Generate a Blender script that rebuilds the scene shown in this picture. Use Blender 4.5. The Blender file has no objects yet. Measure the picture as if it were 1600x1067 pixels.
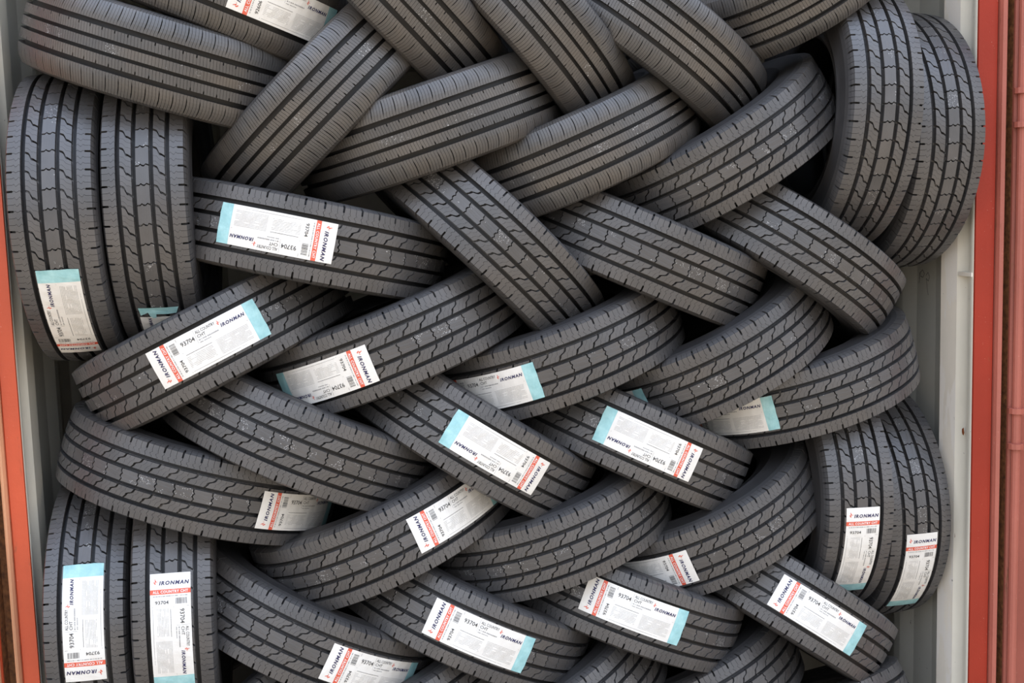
import bpy, math, random
from mathutils import Matrix, Vector
random.seed(7)
C = bpy.context.scene.collection
PI = math.pi

# ------------------------------------------------------------------ camera, sky, sun, exposure
ZOFF = 2.05                       # camera height above the yard
def camera():
    w, t, r = math.radians(-8.5), math.radians(6.4), math.radians(-1.7)
    rt = Vector((math.cos(w), math.sin(w), 0)); fh = Vector((-math.sin(w), math.cos(w), 0)); z = Vector((0, 0, 1))
    fw = fh*math.cos(t) - z*math.sin(t); up = fh*math.sin(t) + z*math.cos(t)
    X = rt*math.cos(r) + up*math.sin(r); Y = -rt*math.sin(r) + up*math.cos(r); Z = -fw
    cd = bpy.data.cameras.new('camera'); cd.sensor_width = 36; cd.lens = 36*1800/1600
    o = bpy.data.objects.new('camera', cd); C.objects.link(o)
    o.matrix_world = Matrix(((X.x, Y.x, Z.x, 0), (X.y, Y.y, Z.y, 0), (X.z, Y.z, Z.z, ZOFF), (0, 0, 0, 1)))
    cd.clip_end = 400
    bpy.context.scene.camera = o
camera()

def world():
    w = bpy.data.worlds.new('sky'); bpy.context.scene.world = w; w.use_nodes = True
    n = w.node_tree.nodes; l = w.node_tree.links; n.clear()
    out = n.new('ShaderNodeOutputWorld'); bg = n.new('ShaderNodeBackground')
    tc = n.new('ShaderNodeTexCoord'); sep = n.new('ShaderNodeSeparateXYZ'); cr = n.new('ShaderNodeValToRGB')
    l.new(tc.outputs['Generated'], sep.inputs[0]); l.new(sep.outputs['Z'], cr.inputs[0])
    e = cr.color_ramp.elements
    e[0].position = 0.0; e[0].color = (.34, .335, .325, 1)
    e[1].position = 1.0; e[1].color = (1.25, 1.52, 2.05, 1)
    m = cr.color_ramp.elements.new(0.30); m.color = (0.98, 1.01, 1.08, 1)
    l.new(cr.outputs[0], bg.inputs[0]); bg.inputs[1].default_value = 1.0
    l.new(bg.outputs[0], out.inputs[0])
world()
def sun():
    ld = bpy.data.lights.new('sun', 'SUN'); ld.energy = 3.0; ld.angle = math.radians(0.6); ld.color = (1.0, 0.95, 0.88)
    o = bpy.data.objects.new('sun', ld); C.objects.link(o)
    d = Vector((-0.25, -0.55, -1.0))      # high, from behind the container: the opening is in shade
    o.rotation_euler = d.to_track_quat('-Z', 'Y').to_euler(); o.location = (0, 12, 12)
sun()
vs = bpy.context.scene.view_settings
vs.view_transform = 'Standard'; vs.look = 'None'; vs.exposure = 1.06; vs.gamma = 1.0; vs.use_curve_mapping = False

# ------------------------------------------------------------------ helpers
def obj(name, me, parent=None, mat=None, kind=None, label=None):
    o = bpy.data.objects.new(name, me); C.objects.link(o)
    if mat is not None and me is not None and not me.materials: me.materials.append(mat)
    if parent is not None: o.parent = parent
    if kind: o['kind'] = kind
    if label: o['label'] = label
    return o
def mesh(name, v, f, mats=(), mi=None, smooth=False):
    me = bpy.data.meshes.new(name); me.from_pydata(v, [], f); me.update()
    for m in mats: me.materials.append(m)
    if mi: me.polygons.foreach_set('material_index', mi)
    if smooth: me.polygons.foreach_set('use_smooth', [True]*len(f))
    return me
class MB:
    def __init__(s): s.v = []; s.f = []; s.m = []
    def quad(s, a, b, c, d, m=0):
        i = len(s.v); s.v += [a, b, c, d]; s.f.append((i, i+1, i+2, i+3)); s.m.append(m)
    def box(s, x0, y0, z0, x1, y1, z1, m=0):
        i = len(s.v); s.v += [(x0,y0,z0),(x1,y0,z0),(x1,y1,z0),(x0,y1,z0),(x0,y0,z1),(x1,y0,z1),(x1,y1,z1),(x0,y1,z1)]
        for q in ((0,3,2,1),(4,5,6,7),(0,1,5,4),(1,2,6,5),(2,3,7,6),(3,0,4,7)):
            s.f.append(tuple(i+k for k in q)); s.m.append(m)
    def wall(s, pts, z0, z1, seg=1, flip=False, m=0, closed=False):
        """vertical sheet over a plan polyline"""
        n = len(pts); base = len(s.v)
        for k in range(seg+1):
            z = z0+(z1-z0)*k/seg
            s.v += [(p[0], p[1], z) for p in pts]
        for k in range(seg):
            for i in range(n if closed else n-1):
                a = base+k*n+i; b = base+k*n+(i+1) % n; q = (a, b, b+n, a+n)
                s.f.append(q[::-1] if flip else q); s.m.append(m)
    def prism(s, pts, z0, z1, flip=False, m=0):
        s.wall(pts, z0, z1, 1, flip, m, True)
        n = len(pts); b = len(s.v)-2*n
        bot = tuple(b+i for i in range(n))[::-1]; top = tuple(b+n+i for i in range(n))
        if flip: bot, top = bot[::-1], top[::-1]
        s.f += [bot, top]; s.m += [m, m]
    def build(s, name, mats, smooth=False): return mesh(name, s.v, s.f, mats, s.m, smooth)

def mat(name, col, rough=0.6, spec=0.5, metal=0.0, build=None):
    m = bpy.data.materials.new(name); m.use_nodes = True
    b = m.node_tree.nodes['Principled BSDF']
    b.inputs['Base Color'].default_value = (*col, 1); b.inputs['Roughness'].default_value = rough
    b.inputs['Specular IOR Level'].default_value = spec; b.inputs['Metallic'].default_value = metal
    if build: build(m.node_tree, b)
    return m
class NT:
    def __init__(s, t): s.t = t; s.n = t.nodes; s.l = t.links
    def new(s, typ, **kw):
        x = s.n.new(typ)
        for k, v in kw.items():
            if k.startswith('i_'): x.inputs[k[2:].replace('_', ' ')].default_value = v
            else: setattr(x, k, v)
        return x
    def coord(s, which='Object', scale=(1,1,1)):
        tc = s.new('ShaderNodeTexCoord'); mp = s.new('ShaderNodeMapping'); mp.inputs['Scale'].default_value = scale
        s.l.new(tc.outputs[which], mp.inputs[0]); return mp.outputs[0]
    def noise(s, vec, scale, detail=3, rough=.55):
        x = s.new('ShaderNodeTexNoise'); x.inputs['Scale'].default_value = scale; x.inputs['Detail'].default_value = detail; x.inputs['Roughness'].default_value = rough
        s.l.new(vec, x.inputs['Vector']); return x.outputs[0]
    def ramp(s, fac, stops):
        x = s.new('ShaderNodeValToRGB'); e = x.color_ramp.elements
        e[0].position, e[0].color = stops[0][0], (*stops[0][1], 1); e[1].position, e[1].color = stops[-1][0], (*stops[-1][1], 1)
        for p, c in stops[1:-1]: k = e.new(p); k.color = (*c, 1)
        s.l.new(fac, x.inputs[0]); return x.outputs[0]
    def math(s, op, a, b=None):
        x = s.new('ShaderNodeMath'); x.operation = op
        for i, q in enumerate((a, b)):
            if q is None: continue
            if isinstance(q, (int, float)): x.inputs[i].default_value = q
            else: s.l.new(q, x.inputs[i])
        return x.outputs[0]
    def mix(s, fac, a, b):
        x = s.new('ShaderNodeMix'); x.data_type = 'RGBA'
        for i, q in ((0, fac), (6, a), (7, b)):
            if isinstance(q, (int, float)): x.inputs[i].default_value = q
            elif isinstance(q, tuple): x.inputs[i].default_value = (*q, 1)
            else: s.l.new(q, x.inputs[i])
        return x.outputs[2]
    def bump(s, h, strength, dist, bsdf):
        x = s.new('ShaderNodeBump'); x.inputs['Strength'].default_value = strength; x.inputs['Distance'].default_value = dist
        s.l.new(h, x.inputs['Height']); s.l.new(x.outputs[0], bsdf.inputs['Normal'])

# ------------------------------------------------------------------ materials
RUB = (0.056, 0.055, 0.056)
def rubber(dust=0.0, speck=0.0, col=RUB):
    def b(t, bs):
        N = NT(t); oi = N.new('ShaderNodeObjectInfo')
        vec = N.coord('Object')
        add = N.new('ShaderNodeVectorMath'); add.operation = 'ADD'
        cx = N.new('ShaderNodeCombineXYZ'); N.l.new(N.math('MULTIPLY', oi.outputs['Random'], 9.0), cx.inputs[0])
        N.l.new(vec, add.inputs[0]); N.l.new(cx.outputs[0], add.inputs[1]); v = add.outputs[0]
        big = N.noise(v, 9, 3); fine = N.noise(v, 240, 2)
        lo = tuple(c*.82 for c in col); hi = tuple(c*1.22 for c in col)
        c = N.ramp(big, [(.3, lo), (.7, hi)])
        if dust:
            d = N.ramp(N.noise(v, 5, 5, .65), [(.42, (0,0,0)), (.72, (1,1,1))])
            c = N.mix(N.math('MULTIPLY', d, dust), c, (.19, .14, .09))
        if speck:
            vo = N.new('ShaderNodeTexVoronoi'); vo.inputs['Scale'].default_value = 330; N.l.new(v, vo.inputs['Vector'])
            dot = N.math('LESS_THAN', vo.outputs['Distance'], .30)
            msk = N.math('GREATER_THAN', N.noise(v, 16, 3), .57); m2 = N.math('GREATER_THAN', N.noise(v, 130, 1), .50)
            c = N.mix(N.math('MULTIPLY', N.math('MULTIPLY', N.math('MULTIPLY', dot, msk), m2), speck), c, (.42, .42, .42))
        N.l.new(c, bs.inputs['Base Color'])
        N.bump(fine, .12, .0015, bs)
    return b
M = {}
M['rubber'] = mat('tire_rubber', RUB, .40, .62, 0, rubber(.12))
M['center'] = mat('tire_rubber_speckled', RUB, .40, .62, 0, rubber(.09, 1.0))
M['side'] = mat('sidewall_rubber', (.040,.039,.040), .5, .35, 0, rubber(.03, 0, (.040,.039,.040)))
M['base'] = mat('groove_rubber_shade_tint', (.017,.017,.018), .5, .3, 0, rubber(0, 0, (.017,.017,.018)))  # same rubber, coloured darker to stand for shade in the grooves
M['t_rub'] = mat('fine_tire_rubber', (.050,.047,.045), .40, .62, 0, rubber(.22, 0, (.056,.054,.053)))
M['t_cen'] = mat('fine_tire_speckled', (.050,.047,.045), .40, .62, 0, rubber(.25, 1.0, (.056,.054,.053)))
def paper(t, bs):
    N = NT(t); v = N.coord('Object')
    c = N.ramp(N.noise(v, 14, 4), [(.3, (.65,.63,.59)), (.65, (.72,.71,.675))]); N.l.new(c, bs.inputs['Base Color'])
    N.bump(N.noise(v, 26, 3), .35, .003, bs)
M['paper'] = mat('label_paper', (.84,.84,.82), .38, .4, 0, paper)
def teal(t, bs):
    N = NT(t); v = N.coord('Object')
    c = N.ramp(N.noise(v, 35, 4), [(.3, (.22,.44,.46)), (.7, (.36,.60,.61))]); N.l.new(c, bs.inputs['Base Color'])
    N.bump(N.noise(v, 40, 3), .5, .003, bs)
M['teal'] = mat('label_teal', (.34,.57,.58), .4, .4, 0, teal)
M['red'] = mat('label_red', (.62,.10,.055), .45)
M['navy'] = mat('label_navy', (.018,.018,.075), .45)
M['ink'] = mat('label_ink', (.05,.05,.05), .5)
M['grey'] = mat('label_grey_ink', (.22,.22,.22), .5)
M['white'] = mat('label_white', (.72,.71,.69), .45)

def redpaint(rust, base=(.27,.026,.012)):
    def b(t, bs):
        N = NT(t); v = N.coord('Object')
        n1 = N.noise(v, 3.0, 5); c = N.ramp(n1, [(.3, tuple(x*.86 for x in base)), (.7, tuple(x*1.12 for x in base))])
        sv = N.coord('Object', (60, 60, 5)); sc = N.noise(sv, 3, 4, .7)
        c = N.mix(N.math('MULTIPLY', N.math('GREATER_THAN', sc, .70), .45), c, (.55, .30, .22))
        fl = N.noise(v, 160, 2)
        c = N.mix(N.math('MULTIPLY', N.math('GREATER_THAN', fl, .74), .55), c, (.62, .40, .32))
        r = N.ramp(N.noise(N.coord('Object', (14, 14, 2.2)), 2.2, 6, .7), [(.62-rust, (0,0,0)), (.74-rust, (1,1,1))])
        rc = N.ramp(N.noise(v, 60, 4), [(.3, (.075,.030,.014)), (.7, (.22,.095,.035))])
        c = N.mix(r, c, rc); N.l.new(c, bs.inputs['Base Color'])
        N.bump(N.noise(v, 90, 4), .25 + rust, .004, bs)
    return b
M['red_post'] = mat('post_red_paint', (.30,.036,.018), .5, .25, 0, redpaint(-.04))
M['red_post_sun_tint'] = mat('post_red_sun_tint', (.42,.062,.022), .42, .45, 0, redpaint(-.04, (.50,.075,.028)))  # the post red raised brighter: sunlight on the left post put into the colour
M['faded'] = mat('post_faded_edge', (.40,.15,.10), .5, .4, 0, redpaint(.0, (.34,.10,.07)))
M['edge_sun_tint'] = mat('post_edge_sun_tint', (.55,.22,.12), .5, .4, 0, redpaint(.0, (.68,.34,.19)))  # sunlit edges of the left post, painted in as a pale base colour
M['rust'] = mat('post_rust', (.16,.07,.03), .75, .3, 0, redpaint(.42, (.22,.06,.03)))
def greywall(base, chip):
    def b(t, bs):
        N = NT(t); v = N.coord('Object')
        c = N.ramp(N.noise(v, 2.5, 5, .6), [(.3, tuple(x*.88 for x in base)), (.7, tuple(x*1.06 for x in base))])
        if chip:
            ch = N.ramp(N.noise(N.coord('Object', (10, 10, 2.0)), 1.6, 5, .6), [(.50, (0,0,0)), (.54, (1,1,1))])
            c = N.mix(N.math('MULTIPLY', ch, .75), c, (.78,.74,.68))
        st = N.noise(N.coord('Object', (30, 30, 7)), 2.3, 6, .7)
        c = N.mix(N.ramp(st, [(.70, (0,0,0)), (.80, (1,1,1))]), c, (.30,.15,.06))
        sp = N.noise(v, 75, 2); c = N.mix(N.math('MULTIPLY', N.math('GREATER_THAN', sp, .76), .8), c, (.10,.08,.07))
        N.l.new(c, bs.inputs['Base Color']); N.bump(N.noise(v, 30, 4), .12, .004, bs)
    return b
M['wall'] = mat('container_grey_paint', (.40,.41,.385), .5, .4, 0, greywall((.64,.63,.56), 0))
M['bar'] = mat('bar_grey_paint', (.46,.47,.45), .42, .45, 0, greywall((.77,.73,.62), 0))
M['chip'] = mat('bar_chipped_paint', (.50,.48,.45), .6, .35, 0, greywall((.77,.71,.61), 1))
def planks(t, bs):
    N = NT(t); v = N.coord('Object', (1, .15, 1))
    N.l.new(N.ramp(N.noise(v, 12, 5), [(.3, (.10,.065,.04)), (.7, (.19,.13,.08))]), bs.inputs['Base Color'])
M['planks'] = mat('floor_plywood', (.15,.10,.06), .8, .3, 0, planks)
def ground(t, bs):
    N = NT(t); v = N.coord('Object')
    N.l.new(N.ramp(N.noise(v, 1.2, 8, .65), [(.3, (.30,.235,.16)), (.7, (.43,.34,.235))]), bs.inputs['Base Color'])
    N.bump(N.noise(v, 40, 5), .4, .01, bs)
M['ground'] = mat('yard_gravel', (.36,.31,.25), .9, .2, 0, ground)
M['rust_spot'] = mat('rust_spot', (.22,.06,.015), .8, .2)
M['pen'] = mat('pen_marks', (.16,.16,.15), .7)

# ------------------------------------------------------------------ setting: yard, container shell, posts
YF = 3.10; YB = 9.2; XL, XR = -0.83, 1.825; Z0, Z1 = 0.09, 3.16; ZG = -0.06
def st(name, me): return obj(name, me, None, None, 'structure')
g = MB(); g.quad((-60,-60,ZG), (60,-60,ZG), (60,60,ZG), (-60,60,ZG)); st('ground', g.build('ground', [M['ground']]))
g = MB(); g.box(XL-.12, YF-.02, ZG+.002, XR+.12, YB, Z0); st('floor', g.build('floor', [M['planks']]))
g = MB(); g.box(XL-.12, YF-.02, Z1, XR+.12, YB, Z1+.14); st('ceiling', g.build('ceiling', [M['wall']]))
g = MB(); g.box(XL-.12, YB, ZG, XR+.12, YB+.05, Z1+.14); st('wall_back', g.build('wall_back', [M['wall']]))
def corr(x, sgn, y0, y1):
    """plan of the corrugated side sheet; sgn=+1 bulges outward to +x"""
    pts = [(x, y0)]; y = y0; d = .036*sgn
    d = .014*sgn
    while y < y1-.3:
        for dx, dy in ((d, .085), (d, .205), (0, .275), (0, .315)):
            pts.append((x+dx, y+dy))
        y += .315
    pts.append((x, y1)); return pts
for side, x, sg in (('left', XL-.012, -1), ('right', XR+.012, 1)):
    g = MB(); p = corr(x, sg, YF+.18, YB)
    o = [(x+sg*.075, q[1]) for q in p]
    g.wall(p, Z0-.05, Z1+.05, 1, flip=(sg > 0)); g.wall([p[-1], o[-1]], Z0-.05, Z1+.05, 1, flip=(sg > 0)); g.wall(o[::-1], Z0-.05, Z1+.05, 1, flip=(sg > 0)); g.wall([o[0], p[0]], Z0-.05, Z1+.05, 1, flip=(sg>0))
    st('wall_'+side, g.build('wall_'+side, [M['wall']]))

def arc(cx, cy, r, a0, a1, n):
    return [(cx+r*math.cos(math.radians(a0+(a1-a0)*k/n)), cy+r*math.sin(math.radians(a0+(a1-a0)*k/n))) for k in range(n+1)]
def post(nm, x, s, paint):
    """corner post; s=+1 on the +x side. Parts carry the looks the photo shows."""
    fl = (s > 0)
    X = lambda d: x+s*d
    root = st(nm, None)
    # grey inner bar: rounded returning face, flat strip, step to the wall sheet
    g = MB(); pts = [(X(.004), YF+.001), (X(.0), YF+.006), (X(-.001), YF+.02), (X(.010), YF+.045), (X(.012), YF+.065), (X(.001), YF+.085), (X(-.003), YF+.092)]
    g.wall(pts, Z0-.05, Z1+.04, 1, flip=fl); me = g.build('inner_bar', [M['bar']], True); obj('inner_bar', me, root)
    g = MB(); pts = [(X(-.003), YF+.092), (X(-.016), YF+.160), (X(-.013), YF+.168), (X(.03), YF+.185)]
    if s < 0: pts = [(X(-.003), YF+.092), (X(-.003), YF+.165), (X(.0), YF+.172), (X(.035), YF+.185)]
    g.wall(pts, Z0-.05, Z1+.04, 1, flip=fl); obj('inner_strip', g.build('inner_strip', [M['chip'] if s > 0 else M['bar']]), root)
    # red flange
    wf, bw = (.062, .018) if s > 0 else (.043, .012)
    g = MB(); pts = [(X(.0), YF+.006), (X(.001), YF), (X(wf-.004), YF-.001), (X(wf), YF+.004), (X(wf), YF+.02), (X(.004), YF+.02)]
    g.prism(pts, Z0-.06, Z1+.06, flip=not fl); obj('front_flange', g.build('front_flange', [paint]), root)
    # raised bevel edge beside it
    g = MB(); pts = [(X(wf), YF+.02), (X(wf), YF-.006), (X(wf+.004), YF-.016), (X(wf+bw-.004), YF-.020), (X(wf+bw), YF-.015), (X(wf+bw), YF+.03)]
    g.prism(pts, Z0-.06, Z1+.06, flip=not fl); obj('bevel_edge', g.build('bevel_edge', [M['faded'] if s > 0 else M['edge_sun_tint']]), root)
    # rusty recess behind the door seal
    g = MB(); pts = [(X(wf+bw), YF+.006), (X(wf+bw+.006), YF+.032), (X(wf+.042), YF+.034), (X(wf+.046), YF+.0), (X(wf+.046), YF+.05), (X(wf+bw), YF+.05)]
    g.prism(pts, Z0-.06, Z1+.06, flip=not fl); obj('recess', g.build('recess', [M['rust']]), root)
    # outer body of the post
    g = MB(); pts = [(X(wf+.046), YF+.05), (X(wf+.046), YF-.008), (X(wf+.052), YF-.014), (X(wf+.30), YF-.014), (X(wf+.30), YF+.05)]
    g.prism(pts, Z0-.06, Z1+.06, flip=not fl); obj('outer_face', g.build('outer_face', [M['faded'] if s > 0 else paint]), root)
    # hinge pin and its lugs
    px, py, pr = wf+.058, YF-.030, .0135
    g = MB(); g.prism(arc(X(px), py, pr, 0, 330, 11), Z0, Z1, flip=False); obj('hinge_pin', g.build('hinge_pin', [M['faded'] if s > 0 else M['edge_sun_tint']], False), root)
    for z in (ZOFF+.30, ZOFF+.205, ZOFF-.62, ZOFF-.725):
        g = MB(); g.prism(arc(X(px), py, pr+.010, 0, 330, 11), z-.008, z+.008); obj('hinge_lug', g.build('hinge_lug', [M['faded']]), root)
    return root
pr = post('trim_1', XR, 1, M['red_post'])
pl = post('trim_2', XL, -1, M['red_post_sun_tint'])
g = MB(); g.box(XL-.2, YF-.03, Z1, XR+.2, YF+.06, Z1+.2); st('trim_3', g.build('header', [M['red_post']]))
g = MB(); g.box(XL-.2, YF-.03, ZG+.001, XR+.2, YF+.06, Z0-.01); st('trim_4', g.build('sill', [M['red_post']]))
def door(nm, x, s):
    """door leaf swung well open, just outside the frame"""
    root = st(nm, None)
    g = MB(); x0, x1 = sorted((x+s*.21, x+s*.235)); g.box(x0, YF-1.25, Z0+.02, x1, YF-.10, Z1-.02); obj('door_leaf', g.build('door_leaf', [M['wall']]), root)
    g = MB(); a0, a1 = sorted((x+s*.19, x+s*.25))
    for y0, y1, z0, z1 in ((YF-1.27, YF-1.17, Z0, Z1), (YF-.18, YF-.08, Z0, Z1)): g.box(a0, y0, z0, a1, y1, z1)
    for z0 in (Z0, Z1-.12): g.box(a0, YF-1.17, z0, a1, YF-.18, z0+.12)
    obj('door_frame', g.build('door_frame', [M['red_post']]), root)
    for y in (YF-.95, YF-.45):
        g = MB(); g.prism(arc(x+s*.275, y, .017, 0, 330, 11), Z0+.05, Z1-.05); obj('lock_bar', g.build('lock_bar', [M['bar']]), root)
    hx, hy = x+s*.21, YF-.08
    root.matrix_world = Matrix.Translation((hx, hy, 0)) @ Matrix.Rotation(math.radians(55*s), 4, 'Z') @ Matrix.Translation((-hx, -hy, 0))
door('door_1', XL, -1); door('door_2', XR, 1)
# weld seam and a run of rust on the pale bar, pen scribble on the wall sheet
g = MB(); zz = ZOFF-.22; g.box(XR-.004, YF+.012, zz-.006, XR+.008, YF+.085, zz+.006); obj('weld_seam', g.build('weld_seam', [M['chip']]), pr)
for yy, zz, r in ((3.150, -.69, .010), (3.225, -.085, .007), (3.19, -1.02, .006)):
    g = MB(); n = 9; g.v = [(XR-.006 if yy > 3.19 else XR-.001, yy, ZOFF+zz)] + [(XR-.006 if yy > 3.19 else XR-.001, yy+r*.6*math.cos(6.283*k/n)*(1+.3*(k % 2)), ZOFF+zz+r*math.sin(6.283*k/n)*(1+.4*(k % 3 == 0))) for k in range(n)]
    g.f = [(0, 1+k, 1+(k+1) % n) for k in range(n)]; g.m = [0]*n
    obj('rust_spot', g.build('rust_spot', [M['rust_spot']]), pr)
def ribbon(pts, w, nx):
    g = MB()
    for (a, b) in zip(pts, pts[1:]):
        dy, dz = b[0]-a[0], b[1]-a[1]; L = math.hypot(dy, dz) or 1; oy, oz = -dz/L*w, dy/L*w
        g.quad((nx, a[0]-oy, a[1]-oz), (nx, b[0]-oy, b[1]-oz), (nx, b[0]+oy, b[1]+oz), (nx, a[0]+oy, a[1]+oz))
    return g
zc = ZOFF-.25
scr = [(3.47,zc+.0),(3.462,zc+.02),(3.448,zc+.028),(3.436,zc+.016),(3.446,zc+.004),(3.462,zc+.008)]
g = ribbon(scr, .0012, XR+.0248)
g2 = ribbon([(3.466,zc+.02),(3.470,zc-.015)], .0012, XR+.0248)
g3 = ribbon([(3.425,zc+.012),(3.414,zc+.022),(3.404,zc+.008),(3.412,zc-.006),(3.424,zc+.002),(3.418,zc-.03),(3.411,zc-.05)], .0012, XR+.0248)
for q in (g2, g3):
    b = len(g.v); g.v += q.v; g.f += [tuple(b+i for i in f) for f in q.f]; g.m += q.m
obj('pen_scribble', g.build('pen_scribble', [M['pen']]), bpy.data.objects['wall_right'])

# ------------------------------------------------------------------ tire prototypes
R = 0.3861; HWC, HWT = 0.0966, 0.103
DRC, DRT = 0.0064, 0.0129
def top_c(v): return R - DRC*(abs(v)/HWC)**2
def top_t(v):
    a = abs(v)/HWT
    return R - .0045*a*a - .0125*max(0, (a-.62)/.38)**2
GD = .015                                        # groove depth
def pos(a, v, r): return (v, -r*math.cos(a), r*math.sin(a))
def lathe(prof, n, closed=False, flip=False):
    v = []; f = []; m = len(prof)
    for k in range(n):
        a = 2*PI*k/n
        v += [pos(a, p[1], p[0]) for p in prof]
    for k in range(n):
        k2 = (k+1) % n
        for i in range(m if closed else m-1):
            j = (i+1) % m; q = (k*m+i, k*m+j, k2*m+j, k2*m+i)
            f.append(q[::-1] if flip else q)
    return v, f
def rib_part(vs, cuts, pitch, ks, top, depth=GD+.001, side=0):
    """ribs of one tread row. vs: axial stations; cuts: [(u list, half-width list)] per pitch in metres; ks: pitch numbers.
    Each lamella between two cuts is its own raised piece with walls going down into the groove. side adds the buttress."""
    V = []; F = []; n = len(vs); nc = len(cuts)
    for k in ks:
        for c in range(nc):
            ua, wa = cuts[c]
            if c+1 < nc: ub, wb = cuts[c+1]; kb = k
            else: ub, wb = cuts[0]; kb = k+1
            lo = [(k*pitch+ua[j]+wa[j]) for j in range(n)]; hi = [(kb*pitch+ub[j]-wb[j]) for j in range(n)]
            b = len(V)
            for j in range(n):
                t = top(vs[j])
                for u, r in ((lo[j], t), (hi[j], t), (lo[j], t-depth), (hi[j], t-depth)):
                    V.append(pos(u/R, vs[j], r))
            for j in range(n-1):
                p = b+4*j; q = p+4
                F += [(p, p+1, q+1, q), (p+2, p, q, q+2), (p+1, p+3, q+3, q+1)]
            p = b; q = b+4*(n-1)
            F += [(p+2, p+3, p+1, p), (q, q+1, q+3, q+2)]
            if side:                                # buttress flowing onto the sidewall
                j = n-1 if side > 0 else 0; q = b+4*j; t = top(vs[j]); e = len(V)
                sv = 1 if side > 0 else -1
                for u in (lo[j], hi[j]):
                    V.append(pos(u/R, vs[j]+sv*.0045, t-.010)); V.append(pos(u/R, vs[j]+sv*.0075, t-.024))
                fs = [(q, q+1, e+2, e), (e, e+2, e+3, e+1), (q+2, q, e, e+1), (q+1, q+3, e+3, e+2)]
                F += fs if side > 0 else [x[::-1] for x in fs]
    return V, F
def flatmesh(name, V, F, m, flipcheck=True):
    me = mesh(name, V, F, [m]); return me
NP = 50; PITCH = 2*PI*R/NP
mm = .001
def lin(v0, v1, fr): return [v0+(v1-v0)*q for q in fr]
# intermediate rows: stepped diagonal slots with two wavy sipes in each block
FRB = [0, .20, .33, .44, .55, .75, 1]
def blk_cuts():
    U = [0, -2, -4.5, -11, -18, -20, -25]
    sl = ([x*mm for x in U], [2.8*mm, 2.8*mm, 3.3*mm, 4.0*mm, 3.3*mm, 2.8*mm, 2.8*mm])
    def sp(o, s): return ([(o+x*.62+s*y)*mm for x, y in zip(U, (0, 1.2, -.6, .4, -.4, 1.0, 0))], [.26*mm]*7)
    return [sl, sp(12, 1), sp(27, -1)]
FRC = [0, .22, .36, .5, .64, .78, 1]
def cen_cuts():
    sl = ([x*mm for x in (0, .5, 4.5, 1.0, 0.5, 5, 2)], [2.0*mm, 1.8*mm, 1.7*mm, 2.0*mm, 1.8*mm, 1.6*mm, 1.9*mm])
    return [sl]
FRS = [0, .10, .22, .34, .46, .58, .60, .999]
def sho_cuts(sgn):
    def sp(o, amp, w=.5): return ([(o+amp*y)*mm for y in (0, 1.5, -.8, -1.8, 1.2, 0, 0, 0)], [w*mm]*8)
    n1 = sp(0, 1.2); n1[1][5] = .42*mm; n1[1][6] = 2.5*mm; n1[1][7] = 2.7*mm
    return [n1, sp(16, 2.0, .42), sp(32, 2.0, .42)]
KF = list(range(-11, 12)); KR = list(range(12, NP-11))
ROWS_C = [('shoulder', -1), ('block', -1), ('center', 0), ('block', 1), ('shoulder', 1)]
proto_c = []
def ring_strip(v0, v1, top, dep):
    pr_ = [(top(v0)-dep, v0), (top(v1)-dep, v1)]
    return lathe(pr_, 92, False, flip=True)
def join(a, b):
    n = len(a[0]); return a[0]+b[0], a[1]+[tuple(n+i for i in f) for f in b[1]]
for kind, s in ROWS_C:
    if kind == 'shoulder':
        v = lin(.0645*s, HWC*s, FRS); cu = sho_cuts(s)
        if s < 0: v = v[::-1]; cu = [(u[::-1], w[::-1]) for u, w in cu]
        V, F = rib_part(v, cu, PITCH, range(NP), top_c, side=s)
        proto_c.append((kind, s, flatmesh('shoulder_rib', V, F, M['rubber']), None))
    else:
        if kind == 'block':
            a, b = (.0262, .0532) if s > 0 else (-.0532, -.0262); v = lin(a, b, FRB); cu = blk_cuts(); m = M['rubber']
        else: v = lin(-.0155, .0155, FRC); cu = cen_cuts(); m = M['center']
        rear = rib_part(v, cu, PITCH, KR, top_c)
        base = ring_strip(v[0]-.001, v[-1]+.001, top_c, GD-.0006)
        V, F = join(base, rear)
        Vb, Fb = rib_part(v, cu, PITCH, [0], top_c)
        proto_c.append((kind, s, flatmesh('tread_rib', V, F, m), flatmesh('tread_block', Vb, Fb, m)))
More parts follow.
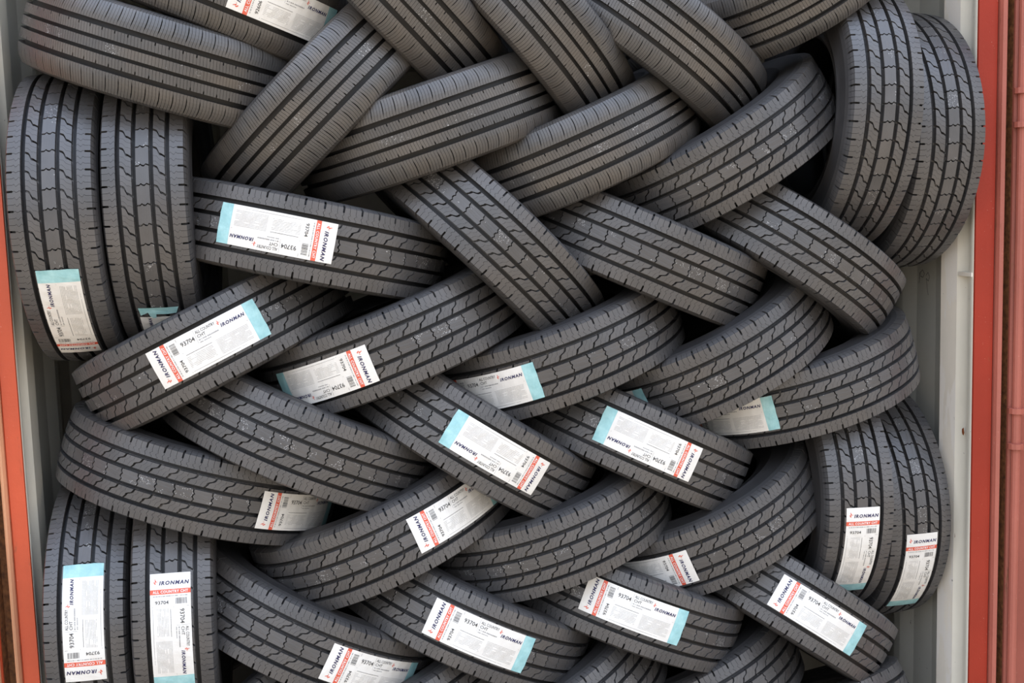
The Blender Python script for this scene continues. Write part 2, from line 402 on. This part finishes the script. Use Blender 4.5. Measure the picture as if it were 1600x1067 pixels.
# fine-grooved tread
NT_ = 296; PT = 2*PI*R/NT_*4
proto_t = []
for kind, s, a, b in (('shoulder', -1, -HWT, -.0562), ('rib', -1, -.0432, -.0200), ('center', 0, -.0110, .0110), ('rib', 1, .0200, .0432), ('shoulder', 1, .0562, HWT)):
    if kind == 'shoulder':
        fr = [0, .10, .13, .30, .5, .68, .84, 1]
        v = lin(.0562*s, HWT*s, fr); cur = [0, 0, 0, 1.5, 2.6, 2.8, 2.2, 1.0]
        cu = [([(q*PT/4/mm+x)*mm for x in cur], [.30*mm, .30*mm] + [(1.25 if q == 0 and 2 < j < 7 else .38)*mm for j in range(2, 8)]) for q in range(4)]
        if s < 0: v = v[::-1]; cu = [(u[::-1], w[::-1]) for u, w in cu]
        sd = s
    elif kind == 'rib':
        fr = [0, .28, .32, .6, .8, 1]; v = lin(a, b, fr); cur = [0, .6, .7, 1.8, 2.6, 3.0]
        big = [1.6, 1.6, .36, .36, .36, .36]
        if s > 0: big = [.36, .36, .36, .36, 1.6, 1.6]
        cu = [([(q*PT/4/mm+x)*mm for x in cur], [(big[j] if q == 0 else .36)*mm for j in range(6)]) for q in range(4)]; sd = 0
    else:
        fr = [0, .5, 1]; v = lin(a, b, fr); cu = [([(q*PT/4/mm+x)*mm for x in (0, 1.2, 2.4)], [.32*mm]*3) for q in range(4)]; sd = 0
    V, F = rib_part(v, cu, PT, range(NT_//4), top_t, side=sd)
    proto_t.append((kind, s, flatmesh('fine_rib', V, F, M['t_cen'] if kind == 'center' else M['t_rub']), None))
# carcass (tread base and inner liner) and the two sidewalls
def carcass(hw, top):
    vs_ = [hw*q for q in (-.98, -.8, -.6, -.4, -.2, 0, .2, .4, .6, .8, .98)]
    out = [(top(v)-GD, v) for v in vs_]
    q = lambda r: .225+(r-.204)*1.073
    inn = [(q(r), v) for r, v in ((.205, .074), (.212, .068), (.235, .084), (.285, .094), (.318, .086), (.327, .05), (.328, 0))]
    full = out + [(top(hw)-.030, hw+.003)] + [(q(.300), .1025), (q(.25), .096), (q(.222), .084)] + inn + [(r, -v) for r, v in inn[-2::-1]] + [(q(.222), -.084), (q(.25), -.096), (q(.300), -.1025), (top(hw)-.030, -hw-.003)]
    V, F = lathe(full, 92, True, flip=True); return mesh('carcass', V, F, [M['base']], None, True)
def sidewall(hw, top, s):
    pr_ = [(top(hw)-.018, hw+.0045), (top(hw)-.026, hw+.0085), (.316, .1070), (.314, .1084), (.311, .1084), (.309, .1078), (.285, .1088), (.262, .1062), (.2605, .1072), (.258, .1072), (.2565, .1052), (.238, .0985), (.226, .091), (.222, .092), (.218, .091), (.212, .086), (.205, .082), (.204, .076)]
    pr_ = pr_[:2]+[(.225+(r-.204)*1.073, v-.002) for r, v in pr_[2:]]
    pr_ = [(r, v*s) for r, v in pr_]
    V, F = lathe(pr_, 92, False, flip=(s < 0) is False and True or False)
    if s < 0: V, F = lathe(pr_, 92, False, flip=False)
    return mesh('sidewall', V, F, [M['side']], None, True)
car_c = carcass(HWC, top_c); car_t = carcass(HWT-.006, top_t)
sw_c = [sidewall(HWC, top_c, s) for s in (-1, 1)]; sw_t = [sidewall(HWT, top_t, s) for s in (-1, 1)]

# ------------------------------------------------------------------ printed sticker (one mesh, curved round the tread)
LW, LH = 300.0, 100.0
def text_mesh(s, size, bold=0.0, shear=0.0, sx=1.0, align='LEFT', sp=1.0):
    cu = bpy.data.curves.new('t', 'FONT'); cu.body = s; cu.size = size; cu.shear = shear; cu.offset = bold; cu.align_x = align; cu.resolution_u = 2; cu.space_character = sp
    o = bpy.data.objects.new('t', cu); C.objects.link(o); bpy.context.view_layer.update()
    me = bpy.data.meshes.new_from_object(o.evaluated_get(bpy.context.evaluated_depsgraph_get()))
    v = [(p.co.x*sx, p.co.y) for p in me.vertices]; f = [tuple(p.vertices) for p in me.polygons]
    bpy.data.objects.remove(o); bpy.data.meshes.remove(me); bpy.data.curves.remove(cu)
    return v, f
class Sheet:
    def __init__(s): s.v = []; s.f = []; s.m = []
    def rect(s, u0, v0, u1, v1, m, lay, nu=1, nv=1):
        b = len(s.v)
        for j in range(nv+1):
            for i in range(nu+1): s.v.append((u0+(u1-u0)*i/nu, v0+(v1-v0)*j/nv, lay))
        for j in range(nv):
            for i in range(nu):
                a = b+j*(nu+1)+i; s.f.append((a, a+1, a+nu+2, a+nu+1)); s.m.append(m)
    def poly(s, pts, m, lay):
        b = len(s.v); s.v += [(p[0], p[1], lay) for p in pts]; s.f.append(tuple(range(b, b+len(pts)))); s.m.append(m)
    def text(s, t, u, v, m, lay, size, rot=0, width=None, **kw):
        V, F = text_mesh(t, size, **kw)
        if width:
            w = max(p[0] for p in V)-min(p[0] for p in V); k = width/w; V = [(p[0]*k, p[1]) for p in V]
        c, q = math.cos(rot), math.sin(rot); b = len(s.v)
        s.v += [(u+p[0]*c-p[1]*q, v+p[0]*q+p[1]*c, lay) for p in V]
        s.f += [tuple(b+i for i in f) for f in F]; s.m += [m]*len(F)
    def bent(s, name, mats):
        V = []
        for u, v, lay in s.v:
            x = -(v-LH/2)/1000; a = (u-LW/2)/1000/R
            wr = .00035*math.sin(u*.21+v*.05)*math.sin(v*.13)
            V.append(pos(a, x, top_c(x)+.0016+wr+lay*.00028))
        return mesh(name, V, s.f, mats, s.m)
def flame(s, u, v, k, rot):
    c, q = math.cos(rot), math.sin(rot)
    for pts in ([(0,0),(-4.2,5.6),(-5.2,2.8),(-2.2,-1.2)], [(-2.6,4.6),(-2.0,10.2),(1.6,3.6),(-.2,3.2)], [(-3.6,8.6),(-2.6,11.2),(-1.2,9.4)], [(2.2,3.4),(4.4,6.6),(3.4,3.2)]):
        s.poly([(u+(x*c-y*q)*k, v+(x*q+y*c)*k) for x, y in pts], 1, 2)
def sticker(code, name, l1='ALL COUNTRY', l2='CHT', cut=None):
    rnd = random.Random(3)
    s = Sheet(); P_, RED, NAVY, INK, GREY, WHITE = range(6)
    s.rect(0, 0, 266, 100, P_, 0, 40, 6)
    up = PI/2
    def dash(c, a, e, vert, h):                    # small print too blurred to read: a row of short marks
        while a < e:
            L = rnd.uniform(.9, 2.2)
            if vert: s.rect(c, a, c+h, min(a+L, e), GREY, 1)
            else: s.rect(a, c, min(a+L, e), c+h, GREY, 1)
            a += L+rnd.choice((.8, .8, 1.0, 2.6))
    s.text('IRONMAN', 29, 22, NAVY, 2, 13.2, up, width=74, bold=.46, shear=.22, sp=1.22)
    flame(s, 26, 15, 1.15, up)
    dash(56.2, 8, 92, True, 2.6)
    # bar code, code number
    v = 62.0
    while v < 91:
        w = rnd.choice((.7, .7, 1.2, 1.9)); s.rect(63, v, 78, min(v+w, 92), INK if rnd.random() < .7 else GREY, 1); v += w+rnd.choice((.6, .9, 1.4))
    s.text(code, 77, 12, INK, 2, 12, up, width=33, bold=.12)
    s.rect(83.4, 4, 84.1, 97, GREY, 1)
    s.text(code, 90, 73, INK, 2, 15.5, 0, width=37, bold=.15)
    s.rect(131, 63, 131.6, 97, GREY, 1)
    s.text(l1, 135, 86, INK, 2, 11, 0, width=52, bold=.05); 
    if l2: s.text(l2, 135, 75, INK, 2, 11, 0, bold=.05)
    dash(68, 135, 189, False, 3.0); dash(62, 135, 165, False, 2.2)
    s.text('IRONMAN', 197, 73, NAVY, 2, 11.6, 0, width=65, bold=.42, shear=.22, sp=1.22)
    flame(s, 196, 82, .95, 0)
    s.rect(84, 57.6, 262, 58.3, GREY, 1)
    # paragraphs too small to read: rows of fine print
    def para(u0, u1, v0, v1, rows, first=None):
        for i in range(rows):
            vv = v1-(v1-v0)*i/(rows-1); u = u0; e = u1-(rnd.random()*18 if rnd.random() < .4 else 0)
            while u < e:
                L = rnd.uniform(9, 26); s.rect(u, vv, min(u+L, e), vv+(1.0 if i == 0 and first else .62), INK if (i == 0 and first) else GREY, 1); u += L+.9
    para(90, 160, 49.5, 49.6, 2, True); para(88, 158, 17, 43, 8); para(170, 256, 13, 50, 12); para(88, 232, 6.0, 6.1, 2)
    lab = s.bent(name, [M['paper'], M['red'], M['navy'], M['ink'], M['grey'], M['white']])
    b = Sheet(); b.rect(40.5, 0, 52.5, 100, 0, 1, 3, 6); b.text('ALL COUNTRY CHT', 49.8, 7, 1, 2, 9.6, up, width=87, bold=.24, sp=1.12)
    return lab, b.bent('label_band', [M['red'], M['white']])
lab_c = sticker('93704', 'label'); lab_t = sticker('92606', 'label', 'ALL COUNTRY', '')
t = Sheet(); t.rect(266, 0, 300, 100, 0, 0.2, 5, 8)
for i in range(len(t.v)):
    u, v, l = t.v[i]
    if u > 299: t.v[i] = (u - (1.2 if int(v) % 3 == 0 else 0) - .8*math.sin(v*.4), v, l+.6)
tab_c = t.bent('label_tab', [M['teal']])
t = Sheet()                                        # torn tab: ragged pieces with a strip of bare tread between
t.poly([(300,0),(299,30),(300,62),(299,100),(272,97),(279,84),(283,78),(262,72),(262,60),(276,58),(275,30),(278,8)], 0, .3)
tab_torn = t.bent('label_tab', [M['teal']])

# ------------------------------------------------------------------ every tire of the stack
LBL = {
 1: 'fine-grooved tire without sticker lying against the shadowed wall above the upright pair',
 2: 'fine-grooved tire carrying a white sticker, the only fine-grooved one with paper on it',
 3: 'steep fine-grooved tire covering the tab end of the stickered fine-grooved tire',
 4: 'fine-grooved tire with a bright cluster of chalk specks where it dips behind another',
 5: 'fine-grooved tire with tan dust and white specks lying over the steep bare block-tread tire',
 6: 'steepest fine-grooved tire with a long line of white specks down its center rib',
 7: 'fine-grooved tire with one small orange fleck on its upper shoulder',
 8: 'steep fine-grooved tire with reddish scuffed shoulder dipping behind the bare block-tread tire',
 9: 'fine-grooved tire resting on the upright pair beside the pale wall',
 10: 'upright block-tread tire without sticker, inner one of the upper pair by the pale wall',
 11: 'upright block-tread tire without sticker touching the red post, under the edge of its twin',
 12: 'upright block-tread tire touching the shadowed wall, sticker upright with blue-green tab on top',
 13: 'upright block-tread tire whose sticker tab is torn away from the paper',
 14: 'block-tread tire with upside-down sticker directly beside the torn-tab upright tire',
 15: 'steep block-tread tire without sticker beside the tire with an upside-down sticker, all ribs bare',
 16: 'gently sloping bare block-tread tire with white marks, between two steeper bare tires',
 17: 'bare block-tread tire whose lower end meets the scribbled pale wall',
 18: 'bare block-tread tire leaning against the upper upright pair, its shoulder brightly lit',
 19: 'block-tread tire with a whole sticker reading upright, leaning on the shadowed wall',
 20: 'block-tread tire with upside-down sticker partly tucked under the whole-sticker tire beside it',
 21: 'block-tread tire with sticker half hidden behind another tire, showing blue-green end and heading',
 22: 'block-tread tire with only a corner of blue-green tab peeking out',
 23: 'block-tread tire touching the pale wall with a half-covered sticker and blue-green tab',
 24: 'block-tread tire against the shadowed wall with sticker curling away at its lower end',
 25: 'bare block-tread tire under the whole-sticker tire leaning on the shadowed wall',
 26: 'block-tread tire with whole upside-down sticker, tab end uphill, on the middle of the stack',
 27: 'block-tread tire with whole upside-down sticker below the peeking blue-green corner',
 28: 'block-tread tire with upright sticker whose tab end vanishes under the next tire',
 29: 'bare block-tread tire with clean dusty ribs, between two stickered tires of its own row',
 30: 'block-tread tire with upside-down wrinkled sticker showing only its brand end',
 31: 'upright block-tread tire with brand-up sticker, inner one of the lower pair by the pale wall',
 32: 'upright block-tread tire with brand-up sticker pressed to the chipped pale bar',
 33: 'upright block-tread tire against the sun-tinted red post, sticker with blue-green tab uppermost',
 34: 'upright block-tread tire with brand-up sticker in the shaded lower corner',
 35: 'block-tread tire next to the lower upright pair, sticker folding over at its tab',
 36: 'block-tread tire with whole upright sticker in the lowest stickered row, beside the folded-tab one',
 37: 'block-tread tire with whole upright sticker below the wrinkled brand-end sticker',
 38: 'block-tread tire with whole upright sticker below the lower upright pair at the pale wall',
 39: 'bare block-tread tire at the bottom edge beneath two whole upright stickers',
 40: 'bare block-tread tire at the bottom edge with only its shoulder and four ribs showing',
 41: 'bare block-tread tire at the bottom edge beneath the folded-tab sticker',
 42: 'tire at the bottom edge showing mostly smooth sidewall beside the pale wall',
 43: 'fine-grooved tire barely showing in the dark gap above the scuffed steep one',
 44: 'bare tire just showing below the lower upright pair at the bottom edge',
}
TABLE = [
    (1, 't', -0.4089, 3.2776, 0.4308, -17.46, 7.03, None),
    (2, 't', -0.2803, 3.2801, 0.6194, -22.33, 6.36, (34.5, 1, -0.007)),
    (3, 't', -0.0205, 3.2901, 0.3209, 44.24, 2.35, None),
    (4, 't', 0.1751, 3.2541, 0.6282, -46.75, 7.86, None),
    (5, 't', 0.2659, 3.2852, 0.2486, 17.75, 3.81, None),
    (6, 't', 0.5418, 3.283, 0.5413, -48.47, 5.48, None),
    (7, 't', 0.6756, 3.3243, 0.1862, 22.8, 4.39, None),
    (8, 't', 0.8963, 3.3067, 0.4987, -37.01, 7.61, None),
    (9, 't', 1.2912, 3.299, 0.6917, 34.7, 18.57, None),
    (10, 'c', 1.4681, 3.29, 0.2511, 86.99, -0.85, None),
    (11, 'c', 1.6875, 3.3775, 0.1788, 89.32, 1.05, None),
    (12, 'c', -0.6728, 3.2876, 0.0175, 90.98, 0.22, (-40.8, 1, -0.001)),
    (13, 'c', -0.4543, 3.3029, 0.0385, 90.4, -0.38, (-62.8, 1, 0.002)),
    (14, 'c', -0.0765, 3.2626, -0.0616, -13.15, -1.42, (-11.5, -1, -0.003)),
    (15, 'c', 0.4185, 3.2987, -0.0759, -44.71, -0.79, None),
    (16, 'c', 0.8723, 3.3265, -0.1191, -24.25, 3.74, None),
    (17, 'c', 1.3172, 3.3464, -0.1293, -33.62, 1.73, None),
    (18, 'c', 1.0949, 3.3185, 0.1649, 30.63, 4.9, None),
    (19, 'c', -0.3399, 3.2871, -0.3273, 25.4, -1.98, (4.0, 1, -0.003)),
    (20, 'c', 0.1379, 3.2912, -0.3396, 20.04, -0.17, (-32.3, -1, 0.006)),
    (21, 'c', 0.6129, 3.3221, -0.3886, 18.38, 1.84, (-39.3, 1, 0.003)),
    (22, 'c', 1.0815, 3.3523, -0.4156, 26.37, 2.78, (-66.8, 1, -0.008)),
    (23, 'c', 1.3699, 3.3888, -0.5215, 16.03, 1.78, (-50.0, 1, -0.002)),
    (24, 'c', -0.4039, 3.3241, -0.7014, -18.18, -2.96, (50.3, 1, 0.004)),
    (25, 'c', -0.1182, 3.2783, -0.5936, -25.61, -2.77, None),
    (26, 'c', 0.3535, 3.2952, -0.6211, -33.69, -1.74, (4.5, -1, -0.005)),
    (27, 'c', 0.8321, 3.3513, -0.6675, -26.61, -2.48, (-5.0, -1, -0.003)),
    (28, 'c', 0.1014, 3.3044, -0.8708, 22.08, -1.74, (33.3, 1, -0.003)),
    (29, 'c', 0.5684, 3.3313, -0.9066, 16.35, 0.68, None),
    (30, 'c', 1.0752, 3.3844, -0.9324, 23.77, 1.39, (-44.3, -1, -0.003)),
    (31, 'c', 1.4521, 3.4096, -0.881, 89.36, -0.63, (-19.8, -1, 0.001)),
    (32, 'c', 1.6788, 3.5275, -0.9673, 90.76, 2.33, (-25.8, -1, -0.001)),
    (33, 'c', -0.6873, 3.337, -1.0918, 89.89, 1.23, (13.2, 1, -0.0)),
    (34, 'c', -0.4696, 3.3075, -1.0686, 89.44, 2.0, (5.2, -1, -0.002)),
    (35, 'c', -0.1254, 3.3009, -1.1417, -27.85, -3.96, (28.8, 1, 0.001)),
    (36, 'c', 0.322, 3.2996, -1.1497, -27.24, -5.01, (-1.5, 1, -0.001)),
    (37, 'c', 0.7997, 3.3464, -1.1614, -23.79, -5.48, (-9.0, 1, -0.008)),
    (38, 'c', 1.3144, 3.3842, -1.2203, -35.09, -6.5, (-4.5, 1, 0.002)),
    (39, 'c', 1.0098, 3.3972, -1.4853, 21.62, -9.28, None),
    (40, 'c', 0.5512, 3.3113, -1.4502, 26.28, -5.83, None),
    (41, 'c', 0.0954, 3.2786, -1.423, 21.83, -7.85, None),
    (42, 'c', 1.3722, 3.3573, -1.6507, 14.16, -21.73, None),
    (43, 't', 1.0459, 3.74, 0.6179, 34.29, 0.24, None),
    (44, 'c', -0.3626, 3.2799, -1.4231, 32.71, -5.89, None),
]
def put(o, parent, ang=0.0, flip=False, ax=0.0):
    o.parent = parent
    m = Matrix.Rotation(-ang, 4, 'X')
    if flip: m = m @ Matrix.Rotation(PI, 4, 'Y')
    o.matrix_local = Matrix.Translation((ax, 0, 0)) @ m
for n, kind, x, y, z, al, be, lab in TABLE:
    a, b = math.radians(al), math.radians(be)
    st_ = Vector((math.cos(a), 0, math.sin(a))); n0 = Vector((math.sin(a), 0, -math.cos(a)))
    nn = n0*math.cos(b) + Vector((0, 1, 0))*math.sin(b); ff = Vector((0, -1, 0))*math.cos(b) + n0*math.sin(b)
    spin = random.uniform(-.5, .5)*2*PI/NP
    root = bpy.data.objects.new('truck_tire' if kind == 'c' else 'car_tire', None); C.objects.link(root)
    root.empty_display_size = .1
    root['label'] = LBL[n]; root['category'] = 'tire'
    root['group'] = 'block-tread tires laced in the container' if kind == 'c' else 'fine-grooved tires laced in the container'
    base = Matrix(((nn.x, -ff.x, st_.x, x), (nn.y, -ff.y, st_.y, y), (nn.z, -ff.z, st_.z, z+ZOFF), (0, 0, 0, 1)))
    root.matrix_world = base @ Matrix.Rotation(spin, 4, 'X')
    obj('carcass', car_c if kind == 'c' else car_t, root)
    for s in (0, 1): obj('sidewall', (sw_c if kind == 'c' else sw_t)[s], root)
    for rk, s, me, blk in (proto_c if kind == 'c' else proto_t):
        rib = obj({'shoulder': 'shoulder_rib', 'block': 'tread_rib', 'rib': 'tread_rib', 'center': 'center_rib'}[rk], me, root)
        if blk:
            for k in KF:
                q = bpy.data.objects.new('tread_block', blk); C.objects.link(q); put(q, rib, k*2*PI/NP)
    if lab:
        ph, sg, ax = lab; ph = math.radians(ph)+spin
        L = obj('label', (lab_c if kind == 'c' else lab_t)[0], None, label='white printed sticker')
        put(L, root, ph, sg < 0, ax)
        B = obj('label_band', (lab_c if kind == 'c' else lab_t)[1], None, label='red band with white lettering'); B.parent = L
        T_ = obj('label_tab', tab_torn if n == 13 else tab_c, None, label='torn blue-green tab' if n == 13 else 'blue-green tab'); T_.parent = L
